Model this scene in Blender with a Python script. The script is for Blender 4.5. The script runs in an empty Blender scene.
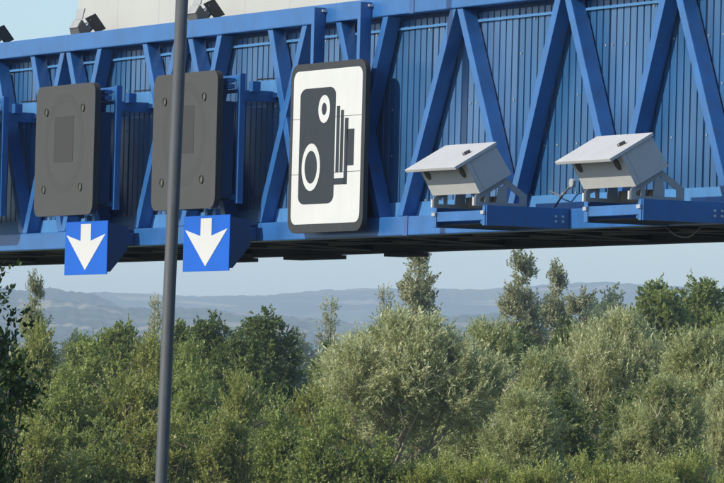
import bpy, bmesh, math, random
import numpy as np
from mathutils import Vector, Matrix

# ------------------------------------------------------------------ camera, light
scene = bpy.context.scene
COL = scene.collection
FPX = 6150.0                      # focal length in pixels of the 724 px wide photograph
ROLL = math.radians(1.5)
PITCH = math.radians(1.7886)
EYE = 3.6                         # eye height above the carriageway

cam_d = bpy.data.cameras.new('camera')
cam_d.sensor_fit = 'HORIZONTAL'
cam_d.sensor_width = 36.0
cam_d.lens = FPX * 36.0 / 724.0
cam_d.clip_start = 0.5
cam_d.clip_end = 60000.0
cam = bpy.data.objects.new('camera', cam_d)
COL.objects.link(cam)
cam.matrix_world = (Matrix.Translation((0, 0, EYE)) @ Matrix.Rotation(math.pi / 2 + PITCH, 4, 'X')
                    @ Matrix.Rotation(ROLL, 4, 'Z'))
scene.camera = cam

SUN_AZ = Vector((-0.936, -0.352))     # horizontal direction towards the sun
SUN_EL = math.radians(29.0)
world = bpy.data.worlds.new('World')
scene.world = world
world.use_nodes = True
wn = world.node_tree.nodes
wl = world.node_tree.links
wn.clear()
sky = wn.new('ShaderNodeTexSky')
sky.sky_type = 'NISHITA'
sky.sun_disc = False
sky.sun_elevation = SUN_EL
sky.sun_rotation = math.atan2(SUN_AZ.x, SUN_AZ.y)
sky.altitude = 50
sky.air_density = 1.0
sky.dust_density = 0.3
sky.ozone_density = 4.0
wbg = wn.new('ShaderNodeBackground')
wbg.inputs['Strength'].default_value = 0.14
wo = wn.new('ShaderNodeOutputWorld')
wl.new(sky.outputs[0], wbg.inputs[0])
wl.new(wbg.outputs[0], wo.inputs[0])

sun_d = bpy.data.lights.new('sun', 'SUN')
sun_d.energy = 4.1
sun_d.angle = math.radians(0.55)
sun_d.color = (1.0, 0.91, 0.76)
sun = bpy.data.objects.new('sun', sun_d)
COL.objects.link(sun)
sdir = Vector((SUN_AZ.x * math.cos(SUN_EL), SUN_AZ.y * math.cos(SUN_EL), math.sin(SUN_EL)))
sun.rotation_euler = sdir.to_track_quat('Z', 'Y').to_euler()
sun.location = sdir * 200

scene.view_settings.view_transform = 'Standard'
scene.view_settings.look = 'None'
scene.view_settings.exposure = 0.32
scene.view_settings.gamma = 1.0
scene.view_settings.use_curve_mapping = False
scene.cycles.max_bounces = 6
scene.cycles.volume_bounces = 3
scene.cycles.transparent_max_bounces = 8
scene.cycles.use_denoising = True

# ------------------------------------------------------------------ photograph geometry
def ray(x, y):
    X = x - 362.0
    Y = 241.5 - y
    a = X * math.cos(ROLL) - Y * math.sin(ROLL)
    b = X * math.sin(ROLL) + Y * math.cos(ROLL)
    return np.array([a, FPX * math.cos(PITCH) - b * math.sin(PITCH), FPX * math.sin(PITCH) + b * math.cos(PITCH)])

def at(x, y, d):
    """point on a pixel's ray at forward distance d"""
    r = ray(x, y)
    p = r / r[1] * d
    return Vector((p[0], p[1], p[2] + EYE))

TH = math.radians(25.977)
EU = np.array([math.sin(TH), -math.cos(TH), 0.0])     # along the gantry, towards the near verge
EV = np.array([math.cos(TH), math.sin(TH), 0.0])      # direction of travel (front face is v = 0)
OR = ray(362, 235.5)
OR = OR / OR[1] * 66.8
OR[2] = 0.0
ROTZ = math.atan2(EU[1], EU[0])

def gp(u, v, w=0.0):
    p = OR + u * EU + v * EV
    return Vector((p[0], p[1], w))

def g(x, y, v=0.0):
    """pixel -> (u, w) on the gantry plane at depth v"""
    d = ray(x, y)
    t = (OR @ EV + v) / (d @ EV)
    P = d * t
    return ((P - OR) @ EU, P[2] + EYE)

# ------------------------------------------------------------------ materials
def new_mat(name):
    m = bpy.data.materials.new(name)
    m.use_nodes = True
    nt = m.node_tree
    nt.nodes.clear()
    out = nt.nodes.new('ShaderNodeOutputMaterial')
    return m, nt, out

def principled(nt, out):
    b = nt.nodes.new('ShaderNodeBsdfPrincipled')
    nt.links.new(b.outputs[0], out.inputs['Surface'])
    return b

def paint(name, col, rough=0.45, var=0.12, dirt=0.25, scale=3.0, metallic=0.0, bump=0.0, spec=0.5, coat=0.0, objvar=0.0, dirtcol=(0.06, 0.055, 0.045)):
    """painted or bare metal with uneven tone and rain streaks"""
    m, nt, out = new_mat(name)
    b = principled(nt, out)
    N, L = nt.nodes, nt.links
    tc = N.new('ShaderNodeTexCoord')
    n1 = N.new('ShaderNodeTexNoise'); n1.inputs['Scale'].default_value = scale; n1.inputs['Detail'].default_value = 6
    L.new(tc.outputs['Object'], n1.inputs['Vector'])
    mp = N.new('ShaderNodeMapping'); mp.inputs['Scale'].default_value = (14, 14, 1.1)
    L.new(tc.outputs['Object'], mp.inputs['Vector'])
    n2 = N.new('ShaderNodeTexNoise'); n2.inputs['Scale'].default_value = 1.0; n2.inputs['Detail'].default_value = 5
    L.new(mp.outputs[0], n2.inputs['Vector'])
    cr = N.new('ShaderNodeValToRGB')
    cr.color_ramp.elements[0].position = 0.25; cr.color_ramp.elements[1].position = 0.75
    cr.color_ramp.elements[0].color = (*[c * (1 - var) for c in col], 1)
    cr.color_ramp.elements[1].color = (*[min(1, c * (1 + var)) for c in col], 1)
    L.new(n1.outputs[0], cr.inputs[0])
    st = N.new('ShaderNodeMapRange'); st.inputs['From Min'].default_value = 0.52; st.inputs['From Max'].default_value = 0.8
    st.inputs['To Max'].default_value = dirt
    L.new(n2.outputs[0], st.inputs['Value'])
    mx = N.new('ShaderNodeMix'); mx.data_type = 'RGBA'
    L.new(st.outputs[0], mx.inputs['Factor']); L.new(cr.outputs[0], mx.inputs['A'])
    mx.inputs['B'].default_value = (*dirtcol, 1)
    colout = mx.outputs['Result']
    if objvar:                                   # sheets from different batches differ a little in tone
        oi = N.new('ShaderNodeObjectInfo'); vr = N.new('ShaderNodeMapRange')
        vr.inputs['To Min'].default_value = 1 - objvar; vr.inputs['To Max'].default_value = 1 + objvar
        hv = N.new('ShaderNodeHueSaturation'); hr = N.new('ShaderNodeMapRange')
        hr.inputs['To Min'].default_value = 1.06; hr.inputs['To Max'].default_value = 0.88
        L.new(oi.outputs['Random'], vr.inputs['Value']); L.new(oi.outputs['Random'], hr.inputs['Value'])
        L.new(vr.outputs[0], hv.inputs['Value']); L.new(hr.outputs[0], hv.inputs['Saturation'])
        L.new(colout, hv.inputs['Color']); colout = hv.outputs[0]
    L.new(colout, b.inputs['Base Color'])
    rr = N.new('ShaderNodeMapRange'); rr.inputs['To Min'].default_value = rough * 0.85; rr.inputs['To Max'].default_value = min(1, rough * 1.25)
    L.new(n1.outputs[0], rr.inputs['Value']); L.new(rr.outputs[0], b.inputs['Roughness'])
    b.inputs['Metallic'].default_value = metallic
    b.inputs['Specular IOR Level'].default_value = spec
    if coat:
        b.inputs['Coat Weight'].default_value = coat; b.inputs['Coat Roughness'].default_value = 0.28
    if bump:
        bp = N.new('ShaderNodeBump'); bp.inputs['Strength'].default_value = bump; bp.inputs['Distance'].default_value = 0.01
        n3 = N.new('ShaderNodeTexNoise'); n3.inputs['Scale'].default_value = 40
        L.new(tc.outputs['Object'], n3.inputs['Vector']); L.new(n3.outputs[0], bp.inputs['Height']); L.new(bp.outputs[0], b.inputs['Normal'])
    return m

M = {}
M['blue'] = paint('blue_paint', (0.023, 0.122, 0.350), 0.34, 0.20, 0.50, spec=0.75, coat=0.35, dirtcol=(0.05, 0.07, 0.10))
M['cabinet'] = paint('cabinet_shaded_blue', (0.020, 0.055, 0.15), 0.5, 0.1, 0.2)  # darkened blue: shade on cabinets and arrow casings put into the colour
M['blue_joint'] = paint('blue_joint_tone', (0.050, 0.12, 0.30), 0.6, 0.1, 0.4)
M['clad'] = paint('blue_cladding', (0.030, 0.110, 0.255), 0.34, 0.16, 0.60, 1.2, spec=0.8, coat=0.3, objvar=0.16, dirtcol=(0.10, 0.13, 0.17))
M['clad_strip'] = paint('blue_flashing', (0.060, 0.20, 0.43), 0.45, 0.1, 0.3)
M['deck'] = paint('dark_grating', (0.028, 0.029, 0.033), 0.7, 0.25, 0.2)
M['deck_bar'] = paint('weathered_steel_bar', (0.17, 0.165, 0.15), 0.6, 0.2, 0.2)
M['cream'] = paint('cream_panel', (0.435, 0.44, 0.415), 0.6, 0.035, 0.10, 0.8, dirtcol=(0.35, 0.34, 0.3))
M['sign_white'] = paint('sign_white', (0.59, 0.595, 0.575), 0.45, 0.04, 0.20, 2.0, dirtcol=(0.45, 0.42, 0.36))
M['sign_black'] = paint('sign_black', (0.022, 0.025, 0.028), 0.45, 0.15, 0.15)
M['sign_grey'] = paint('sign_border', (0.032, 0.032, 0.032), 0.5, 0.12, 0.25, dirtcol=(0.11, 0.105, 0.095))
M['signal'] = paint('signal_grey', (0.070, 0.071, 0.071), 0.75, 0.07, 0.12, 5.0, spec=0.25)
M['signal_led'] = paint('signal_matrix', (0.056, 0.056, 0.056), 0.85, 0.1, 0.05, 30, spec=0.2)
M['signal_ring'] = paint('signal_ring', (0.0685, 0.0695, 0.0695), 0.8, 0.05, 0.05, 20, spec=0.2)
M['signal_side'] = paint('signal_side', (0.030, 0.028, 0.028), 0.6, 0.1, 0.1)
M['lantern_rim'] = paint('lantern_rim', (0.055, 0.055, 0.055), 0.5, 0.1, 0.0)
M['lantern'] = paint('lantern_lens', (0.10, 0.10, 0.07), 0.3, 0.1, 0.0)
M['arrow_blue'] = paint('arrow_blue', (0.008, 0.105, 0.50), 0.5, 0.08, 0.15, spec=0.3, dirtcol=(0.03, 0.06, 0.25))
M['arrow_white'] = paint('arrow_white', (0.58, 0.58, 0.56), 0.4, 0.03, 0.08, dirtcol=(0.45, 0.42, 0.36))
M['box_white'] = paint('housing_white', (0.50, 0.505, 0.50), 0.42, 0.05, 0.28, 4.0, dirtcol=(0.42, 0.40, 0.36))
M['box_bracket'] = paint('bracket_grey', (0.34, 0.36, 0.37), 0.5, 0.08, 0.2)
M['dark_glass'] = paint('dark_glass', (0.012, 0.012, 0.014), 0.12, 0.1, 0.0)
M['lens_dark'] = paint('lens_dark', (0.055, 0.048, 0.042), 0.3, 0.2, 0.0)
M['black'] = paint('black_metal', (0.025, 0.025, 0.027), 0.5, 0.2, 0.1)
M['grey_metal'] = paint('grey_metal', (0.36, 0.36, 0.34), 0.4, 0.1, 0.2)
M['flood_shaded_grey'] = paint('flood_shaded_grey', (0.10, 0.10, 0.095), 0.5, 0.1, 0.2)  # dark base carries the shade of the housing's side in its colour
M['galv'] = paint('galvanised', (0.062, 0.070, 0.076), 0.62, 0.2, 0.4, 6.0, 0.0)
M['bolt'] = paint('bolt_zinc', (0.55, 0.55, 0.56), 0.35, 0.1, 0.1, metallic=0.4)
M['cable'] = paint('cable', (0.16, 0.15, 0.14), 0.6, 0.1, 0.1)
M['brown_plate'] = paint('stained_plate', (0.20, 0.18, 0.15), 0.7, 0.2, 0.4)
M['concrete'] = paint('concrete', (0.34, 0.33, 0.31), 0.85, 0.12, 0.3)
M['asphalt'] = paint('asphalt', (0.05, 0.05, 0.052), 0.85, 0.25, 0.2, 8, bump=0.4)
M['marking'] = paint('marking', (0.72, 0.72, 0.70), 0.6, 0.06, 0.2)

# ------------------------------------------------------------------ mesh helpers
class MB:
    def __init__(s):
        s.v = []; s.f = []; s.m = []; s.k = 0
    def add(s, vs, fs, k=None):
        o = len(s.v); k = s.k if k is None else k
        s.v += [tuple(p) for p in vs]
        for q in fs:
            s.f.append(tuple(i + o for i in q)); s.m.append(k)
    def box(s, x0, x1, y0, y1, z0, z1, k=None):
        vs = [(x, y, z) for z in (z0, z1) for y in (y0, y1) for x in (x0, x1)]
        s.add(vs, [(0, 2, 3, 1), (4, 5, 7, 6), (0, 1, 5, 4), (1, 3, 7, 5), (3, 2, 6, 7), (2, 0, 4, 6)], k)
        return s
    def prism(s, poly, a0, a1, plane='xz', k=None):
        """polygon (list of 2d points) in a plane, extruded along the third axis"""
        def P(p, a):
            return {'xz': (p[0], a, p[1]), 'yz': (a, p[0], p[1]), 'xy': (p[0], p[1], a)}[plane]
        n = len(poly)
        vs = [P(p, a0) for p in poly] + [P(p, a1) for p in poly]
        fs = [tuple(range(n)), tuple(range(2 * n - 1, n - 1, -1))]
        fs += [(i, i + n, (i + 1) % n + n, (i + 1) % n) for i in range(n)]
        s.add(vs, fs, k); return s
    def ring(s, cx, cz, ro, ri, rz_o, rz_i, y0, y1, n=28, k=None):
        vs = []
        for y in (y0, y1):
            for (a, b) in ((ro, rz_o), (ri, rz_i)):
                for i in range(n):
                    t = 2 * math.pi * i / n
                    vs.append((cx + a * math.cos(t), y, cz + b * math.sin(t)))
        fs = []
        for i in range(n):
            j = (i + 1) % n
            fs += [(i, j, n + j, n + i), (2 * n + i, 3 * n + i, 3 * n + j, 2 * n + j),
                   (i, 2 * n + i, 2 * n + j, j), (n + i, n + j, 3 * n + j, 3 * n + i)]
        s.add(vs, fs, k); return s
    def bar(s, p, q, w, h, up=(0, 0, 1), k=None):
        p = Vector(p); q = Vector(q); d = (q - p).normalized(); up = Vector(up)
        sx = d.cross(up)
        if sx.length < 1e-4: sx = d.cross(Vector((1, 0, 0)))
        sx.normalize(); uz = sx.cross(d).normalized()
        vs = []
        for c in (p, q):
            for (a, b) in ((-1, -1), (1, -1), (1, 1), (-1, 1)):
                vs.append(c + sx * a * w / 2 + uz * b * h / 2)
        s.add(vs, [(3, 2, 1, 0), (4, 5, 6, 7), (0, 1, 5, 4), (1, 2, 6, 5), (2, 3, 7, 6), (3, 0, 4, 7)], k)
        return s
    def tube(s, pts, rad, n=10, k=None, cap=True):
        pts = [Vector(p) for p in pts]
        rad = rad if isinstance(rad, (list, tuple)) else [rad] * len(pts)
        vs = []; fs = []
        ref = None
        for i, p in enumerate(pts):
            d = (pts[min(i + 1, len(pts) - 1)] - pts[max(i - 1, 0)]).normalized()
            if ref is None:
                ref = d.cross(Vector((0.3, 0.2, 0.93))) if abs(d.z) < 0.9 else d.cross(Vector((1, 0, 0)))
            a = (ref - d * ref.dot(d)).normalized(); b = d.cross(a); ref = a
            for j in range(n):
                t = 2 * math.pi * j / n
                vs.append(p + (a * math.cos(t) + b * math.sin(t)) * rad[i])
        for i in range(len(pts) - 1):
            for j in range(n):
                k2 = (j + 1) % n
                fs.append((i * n + j, i * n + k2, (i + 1) * n + k2, (i + 1) * n + j))
        if cap:
            fs.append(tuple(range(n - 1, -1, -1))); fs.append(tuple((len(pts) - 1) * n + j for j in range(n)))
        s.add(vs, fs, k); return s
    def mesh(s, name, mats, bevel=0.0, smooth=False):
        me = bpy.data.meshes.new(name)
        me.from_pydata(s.v, [], s.f)
        for m in mats: me.materials.append(m)
        me.polygons.foreach_set('material_index', s.m)
        bm = bmesh.new(); bm.from_mesh(me)
        bmesh.ops.recalc_face_normals(bm, faces=bm.faces)
        if bevel:
            es = [e for e in bm.edges if e.is_manifold and e.calc_face_angle(0) > 0.5]
            bmesh.ops.bevel(bm, geom=es, offset=bevel, segments=2, profile=0.7, affect='EDGES', clamp_overlap=True)
        if smooth:
            for f_ in bm.faces: f_.smooth = True
        bm.to_mesh(me); bm.free()
        me.update()
        return me
    def build(s, name, mat, parent=None, bevel=0.0, smooth=False):
        mats = mat if isinstance(mat, (list, tuple)) else [mat]
        mats = [M[m] if isinstance(m, str) else m for m in mats]
        o = bpy.data.objects.new(name, s.mesh(name, mats, bevel, smooth))
        COL.objects.link(o)
        o.parent = parent
        return o

def rrect(x0, x1, z0, z1, rx, rz=None, n=6):
    rz = rz or rx
    pts = []
    for (cx, cz, a0) in ((x1 - rx, z0 + rz, -90), (x1 - rx, z1 - rz, 0), (x0 + rx, z1 - rz, 90), (x0 + rx, z0 + rz, 180)):
        for i in range(n + 1):
            t = math.radians(a0 + 90 * i / n)
            pts.append((cx + rx * math.cos(t), cz + rz * math.sin(t)))
    return pts

def tag(o, label=None, cat=None, group=None, kind=None):
    if label: o['label'] = label
    if cat: o['category'] = cat
    if group: o['group'] = group
    if kind: o['kind'] = kind
    return o

def empty(name, loc, rz=0.0):
    o = bpy.data.objects.new(name, None)
    o.empty_display_size = 0.2
    COL.objects.link(o)
    o.location = loc; o.rotation_euler = (0, 0, rz)
    return o

def gthing(name, label, cat, u, v, w, group=None):
    return tag(empty(name, gp(u, v, w), ROTZ), label, cat, group)

def copy_tree(o, parent=None):
    c = o.copy(); COL.objects.link(c); c.parent = parent
    for ch in [x for x in o.children]:
        copy_tree(ch, c)
    return c

rnd = random.Random(7)

# ------------------------------------------------------------------ ground and road
def ground_mat():
    m, nt, out = new_mat('meadow')
    b = principled(nt, out); N, L = nt.nodes, nt.links
    tc = N.new('ShaderNodeTexCoord')
    n1 = N.new('ShaderNodeTexNoise'); n1.inputs['Scale'].default_value = 0.35; n1.inputs['Detail'].default_value = 8
    n2 = N.new('ShaderNodeTexNoise'); n2.inputs['Scale'].default_value = 0.004; n2.inputs['Detail'].default_value = 4
    for n in (n1, n2): L.new(tc.outputs['Object'], n.inputs['Vector'])
    cr = N.new('ShaderNodeValToRGB')
    cr.color_ramp.elements[0].color = (0.035, 0.055, 0.018, 1); cr.color_ramp.elements[1].color = (0.11, 0.12, 0.045, 1)
    mx = N.new('ShaderNodeMath'); mx.operation = 'MULTIPLY_ADD'; mx.inputs[1].default_value = 0.5
    L.new(n1.outputs[0], mx.inputs[0])
    h = N.new('ShaderNodeMath'); h.operation = 'MULTIPLY'; h.inputs[1].default_value = 0.5
    L.new(n2.outputs[0], h.inputs[0]); L.new(h.outputs[0], mx.inputs[2])
    L.new(mx.outputs[0], cr.inputs[0]); L.new(cr.outputs[0], b.inputs['Base Color'])
    b.inputs['Roughness'].default_value = 0.95
    return m
mb = MB()
mb.add([(-15000, -1200, 0), (15000, -1200, 0), (15000, 15000, 0), (-15000, 15000, 0)], [(0, 1, 2, 3)])
tag(mb.build('ground', ground_mat()), kind='structure')

def strip(name, u0, u1, v0, v1, z, mat, kind='structure'):
    mb = MB(); mb.add([gp(u0, v0, z), gp(u1, v0, z), gp(u1, v1, z), gp(u0, v1, z)], [(0, 1, 2, 3)])
    o = mb.build(name, mat); tag(o, kind=kind); return o
for nm, u0, u1 in (('road_far', -12.7, 0.1), ('road_near', 2.9, 15.7)):
    rd = strip(nm, u0, u1, -160, 90, 0.006, 'asphalt')
    mb = MB()
    for uu in (u0 + 0.5, u1 - 0.5):
        for vv in range(-160, 90, 50):
            mb.add([gp(uu - .08, vv, .011), gp(uu + .08, vv, .011), gp(uu + .08, vv + 50, .011), gp(uu - .08, vv + 50, .011)], [(0, 1, 2, 3)])
    for uu in (u0 + 4.0, u0 + 7.4, u0 + 10.8) if u0 < 0 else (u1 - 4.0, u1 - 7.4, u1 - 10.8):
        for vv in range(-160, 88, 9):
            mb.add([gp(uu - .06, vv, .011), gp(uu + .06, vv, .011), gp(uu + .06, vv + 2, .011), gp(uu - .06, vv + 2, .011)], [(0, 1, 2, 3)])
    mb.build('lane_markings', 'marking', rd)

# ------------------------------------------------------------------ hills
def hill_mat(name, wood, sc):
    m, nt, out = new_mat(name)
    b = principled(nt, out); N, L = nt.nodes, nt.links
    tc = N.new('ShaderNodeTexCoord')
    vo = N.new('ShaderNodeTexVoronoi'); vo.inputs['Scale'].default_value = sc
    L.new(tc.outputs['Object'], vo.inputs['Vector'])
    sp = N.new('ShaderNodeSeparateColor'); L.new(vo.outputs['Color'], sp.inputs[0])
    cr = N.new('ShaderNodeValToRGB'); cr.color_ramp.interpolation = 'CONSTANT'
    e = cr.color_ramp.elements
    e[0].color = (0.050, 0.075, 0.028, 1); e[1].position = 0.82; e[1].color = (0.27, 0.23, 0.14, 1)
    for p, c in ((0.28, (0.075, 0.105, 0.04, 1)), (0.5, (0.03, 0.048, 0.02, 1)), (0.68, (0.115, 0.12, 0.06, 1))):
        q = e.new(p); q.color = c
    L.new(sp.outputs[0], cr.inputs[0])
    n = N.new('ShaderNodeTexNoise'); n.inputs['Scale'].default_value = sc * 1.7; n.inputs['Detail'].default_value = 7; n.inputs['Roughness'].default_value = 0.65
    L.new(tc.outputs['Object'], n.inputs['Vector'])
    mr = N.new('ShaderNodeMapRange'); mr.inputs['From Min'].default_value = wood; mr.inputs['From Max'].default_value = wood + 0.05
    L.new(n.outputs[0], mr.inputs['Value'])
    mx = N.new('ShaderNodeMix'); mx.data_type = 'RGBA'
    L.new(mr.outputs[0], mx.inputs['Factor']); L.new(cr.outputs[0], mx.inputs['A'])
    n2 = N.new('ShaderNodeTexNoise'); n2.inputs['Scale'].default_value = 0.06; n2.inputs['Detail'].default_value = 6
    L.new(tc.outputs['Object'], n2.inputs['Vector'])
    c2 = N.new('ShaderNodeValToRGB'); c2.color_ramp.elements[0].position = .35; c2.color_ramp.elements[1].position = .65
    c2.color_ramp.elements[0].color = (0.010, 0.018, 0.008, 1); c2.color_ramp.elements[1].color = (0.035, 0.055, 0.022, 1)
    L.new(n2.outputs[0], c2.inputs[0]); L.new(c2.outputs[0], mx.inputs['B'])
    L.new(mx.outputs['Result'], b.inputs['Base Color'])
    b.inputs['Roughness'].default_value = 1.0; b.inputs['Specular IOR Level'].default_value = 0.1
    return m

def fnoise(x, seed, octs=5, base=1.0):
    r = np.random.RandomState(seed); y = np.zeros_like(x); a = 1.0; fq = base
    for _ in range(octs):
        y += a * np.sin(x * fq + r.rand() * 6.28) * np.cos(x * fq * 0.37 + r.rand() * 6.28); a *= 0.55; fq *= 2.1
    return y

def canopy(rows, cols, rs):
    # tree tops as fine roundness, woods as gentle swell
    a = rs.rand(rows, cols)
    for _ in range(2):
        a = (a + np.roll(a, 1, 1) + np.roll(a, -1, 1) + np.roll(a, 1, 0)) / 4
    b = rs.rand(rows, cols)
    for _ in range(14):
        b = (b + np.roll(b, 1, 1) + np.roll(b, -1, 1) + np.roll(b, 1, 0)) / 4
    return (a - a.mean()) / a.std() * .30 + (b - b.mean()) / b.std() * .16

def hill(name, crest, dist, front, mat, bump, seed, swell=.10, cols=900, rows=70, x0=-700, x1=1420):
    px = np.linspace(x0, x1, cols)
    cy = np.interp(px, [c[0] for c in crest], [c[1] for c in crest])
    X = np.zeros((rows, cols)); Y = np.zeros((rows, cols)); Z = np.zeros((rows, cols))
    rs = np.random.RandomState(seed)
    for j, x in enumerate(px):
        p = at(x, cy[j], dist)
        s = np.linspace(-1, 0.6, rows)                      # -1 foot in front, 0 crest, then falling behind
        d = dist + s * front
        prof = np.where(s < 0, 0.5 - 0.5 * np.cos(np.pi * (1 + s)) , np.cos(s * 1.1))
        X[:, j] = p.x / dist * d; Y[:, j] = d; Z[:, j] = p.z * prof - 2.0
    bx = X; by = Y
    nz = (np.sin(bx / 310 + 1.3 * np.sin(by / 420)) * np.cos(by / 270 + seed) * 0.55 + np.sin(bx / 130 + by / 90 + seed) * 0.3) * Z * swell
    s = np.linspace(-1, 0.6, rows)[:, None]
    Z = Z + nz * np.clip(np.abs(s) * 3, 0, 1) + bump * canopy(rows, cols, rs) * np.clip(Z / 40, 0, 1)
    v = np.stack([X, Y, Z], -1).reshape(-1, 3)
    i = np.arange(rows * cols).reshape(rows, cols)
    fq = np.stack([i[:-1, :-1], i[:-1, 1:], i[1:, 1:], i[1:, :-1]], -1).reshape(-1, 4)
    me = bpy.data.meshes.new(name); me.from_pydata(v.tolist(), [], fq.tolist()); me.materials.append(mat)
    me.polygons.foreach_set('use_smooth', [True] * len(me.polygons))
    o = bpy.data.objects.new(name, me); COL.objects.link(o); tag(o, kind='structure'); return o

hill('hills_far', [(-700, 300), (-300, 285), (-100, 296), (60, 293), (110, 291.5), (150, 293.5), (200, 295.5), (260, 295), (300, 292), (335, 289.5), (380, 288.5),
                   (440, 288.5), (480, 290), (515, 286.5), (575, 282.5), (600, 281.5), (640, 284), (724, 288), (900, 296), (1150, 286), (1420, 300)],
     9000, 2600, hill_mat('far_hillside', 0.55, 0.010), 2.0, 3, .06)
hill('hills_middle', [(-700, 310), (-200, 300), (60, 300), (100, 304), (140, 308), (180, 306), (240, 312), (300, 317), (360, 322), (430, 316), (500, 312), (560, 318),
                      (640, 322), (724, 318), (1000, 312), (1420, 316)], 5600, 1500, hill_mat('middle_hillside', 0.50, 0.012), 3.0, 5, .05)
hill('wooded_hill', [(-700, 300), (-250, 280), (-60, 286), (30, 289), (55, 288), (76, 291), (90, 293), (104, 298), (114, 302), (124, 309), (140, 316), (170, 326), (230, 336),
                     (330, 342), (480, 345), (724, 346), (1420, 346)], 6800, 1300, hill_mat('wooded_hillside', 0.40, 0.014), 4.0, 9, .02)

# ------------------------------------------------------------------ gantry
TC0, TC1 = 8.120, 8.325      # top chord
BC0, BC1 = 5.735, 5.940      # bottom chord
U0, U1 = -26.0, 17.0
VB = 2.85
gan = gthing('motorway_gantry', 'long blue steel truss gantry clad in ribbed sheet across the road', 'gantry', 0, 0, 0)
# chords, in two lengths meeting at the splice near the camera sign
us_t = g(412, 5, 0)[0]; us_b = g(405.5, 225, 0)[0]
for (z0, z1, us, nm) in ((TC0, TC1, us_t, 'top_chord'), (BC0, BC1, us_b, 'bottom_chord')):
    for (a, b) in ((U0, us - 0.055), (us + 0.055, U1)):
        MB().box(a, b, 0, 0.2, z0, z1).build(nm, 'blue', gan, 0.012)
    MB().box(us - 0.053, us + 0.053, -0.004, 0.204, z0 - 0.004, z1 + 0.004).build('splice_plate', 'blue_joint', gan, 0.003)  # collar at the splice; its darker blue paints in the groove's shadow
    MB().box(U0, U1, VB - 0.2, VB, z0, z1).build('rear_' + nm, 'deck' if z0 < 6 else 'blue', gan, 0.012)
# diagonals
FT = [(-12.65, -11.6), (-10.6, -9.6), (-9.401, -8.395), (-8.301, -7.215), (-6.025, -4.926), (-4.729, -3.624), (-2.553, -1.63), (-0.792, 0.309),
      (2.16, 3.35), (4.58, 5.70), (6.87, 8.0), (9.2, 10.3), (11.5, 12.6), (13.8, 14.9)]
RT = [(-11.7, -12.75), (-8.455, -9.483), (-7.333, -8.30), (-5.095, -6.127), (-3.899, -4.82), (-1.636, -2.709), (0.402, -0.587), (2.02, 0.869),
      (4.40, 3.42), (6.68, 5.74), (9.0, 8.05), (11.3, 10.35), (13.6, 12.65)]
for (lst, off) in ((FT, 0.024), (RT, 0.018)):
    for (ut, ub) in lst:
        hw = 0.066
        MB().prism([(ut - hw, TC0 - .003), (ub - hw, BC1 + .003), (ub + hw, BC1 + .003), (ut + hw, TC0 - .003)], off, off + 0.165, 'xz').build('diagonal', 'blue', gan, 0.010)
        # rear truss, same lattice behind the walkway
for k in range(17):
    a = U0 + 0.6 + k * 2.4
    MB().prism([(a - .08, BC1), (a + 1.2 - .08, TC0), (a + 1.2 + .08, TC0), (a + .08, BC1)], VB - .17, VB - .03, 'xz').build('rear_diagonal', 'blue', gan)
    MB().prism([(a + 2.4 - .08, BC1), (a + 1.2 - .08, TC0), (a + 1.2 + .08, TC0), (a + 2.4 + .08, BC1)], VB - .175, VB - .035, 'xz').build('rear_diagonal', 'blue', gan)
# corrugated cladding sheets
def clad_mesh(width=1.0, n=7, z0=BC1 - 0.01, z1=8.075):
    mb = MB(); p = width / n
    prof = []
    for i in range(n):
        x = i * p
        prof += [(x, 0.0), (x + p * 0.80, 0.0), (x + p * 0.84, 0.028), (x + p * 0.95, 0.028)]
    prof.append((width + 0.006, 0.0))
    vs = [(x, y, z) for z in (z0, z1) for (x, y) in prof]
    m = len(prof)
    mb.add(vs, [(i, i + 1, i + 1 + m, i + m) for i in range(m - 1)])
    me = mb.mesh('cladding_sheet', [M['clad']])
    return me
cm = clad_mesh()
VP = 0.205
u = U0 + 0.2
k = 0
screws = MB()
while u < U1 - 0.3:
    o = bpy.data.objects.new('cladding_sheet', cm); COL.objects.link(o); o.parent = gan
    o.location = (u, VP + 0.003 * (k % 2), 0)
    for zz in (6.12, 6.62, 7.12, 7.6, 7.95):
        for du in (0.06, 0.346, 0.632, 0.918):
            if rnd.random() < 0.33:
                screws.box(u + du - .009, u + du + .009, VP - .008, VP + .004, zz - .009, zz + .009)
    u += 1.0; k += 1
tag(screws.build('cladding_screws', 'grey_metal', gan), kind='stuff')
MB().box(U0 + .2, U1 - .3, VP - 0.028, VP - 0.004, 7.972, 7.998).build('cladding_rail', 'clad_strip', gan)
MB().box(U0 + .2, U1 - .3, VP - 0.022, VP - 0.003, BC1 + .002, 6.105).build('skirting_flashing', 'clad_strip', gan)
MB().box(U0 + .2, U1 - .3, VP + 0.060, VP + .085, 8.0, 8.19).build('head_channel', 'blue_joint', gan)
# walkway floor and its bracing, seen from below
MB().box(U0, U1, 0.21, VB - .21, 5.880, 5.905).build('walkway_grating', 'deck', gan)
k = 0
a = U0 + 0.4
while a < U1:
    MB().box(a - .05, a + .05, 0.203, VB - .203, 5.775, 5.877).build('cross_beam', 'deck', gan, 0.006)
    MB().box(a - .05, a + .05, 0.203, VB - .203, 8.16, 8.27).build('roof_beam', 'blue', gan)
    if a + 1.7 < U1:
        if k % 2: MB().bar((a + .06, .23, 5.765), (a + 1.64, VB - .23, 5.765), 0.06, 0.012).build('wind_brace', 'deck_bar', gan)
        else: MB().bar((a + .06, VB - .23, 5.765), (a + 1.64, .23, 5.765), 0.06, 0.012).build('wind_brace', 'deck_bar', gan)
    a += 1.7; k += 1
for vv in (0.75, 1.4, 2.1):
    MB().box(U0, U1, vv - .03, vv + .03, 5.800, 5.879).build('floor_joist', 'deck_bar', gan)
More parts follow.
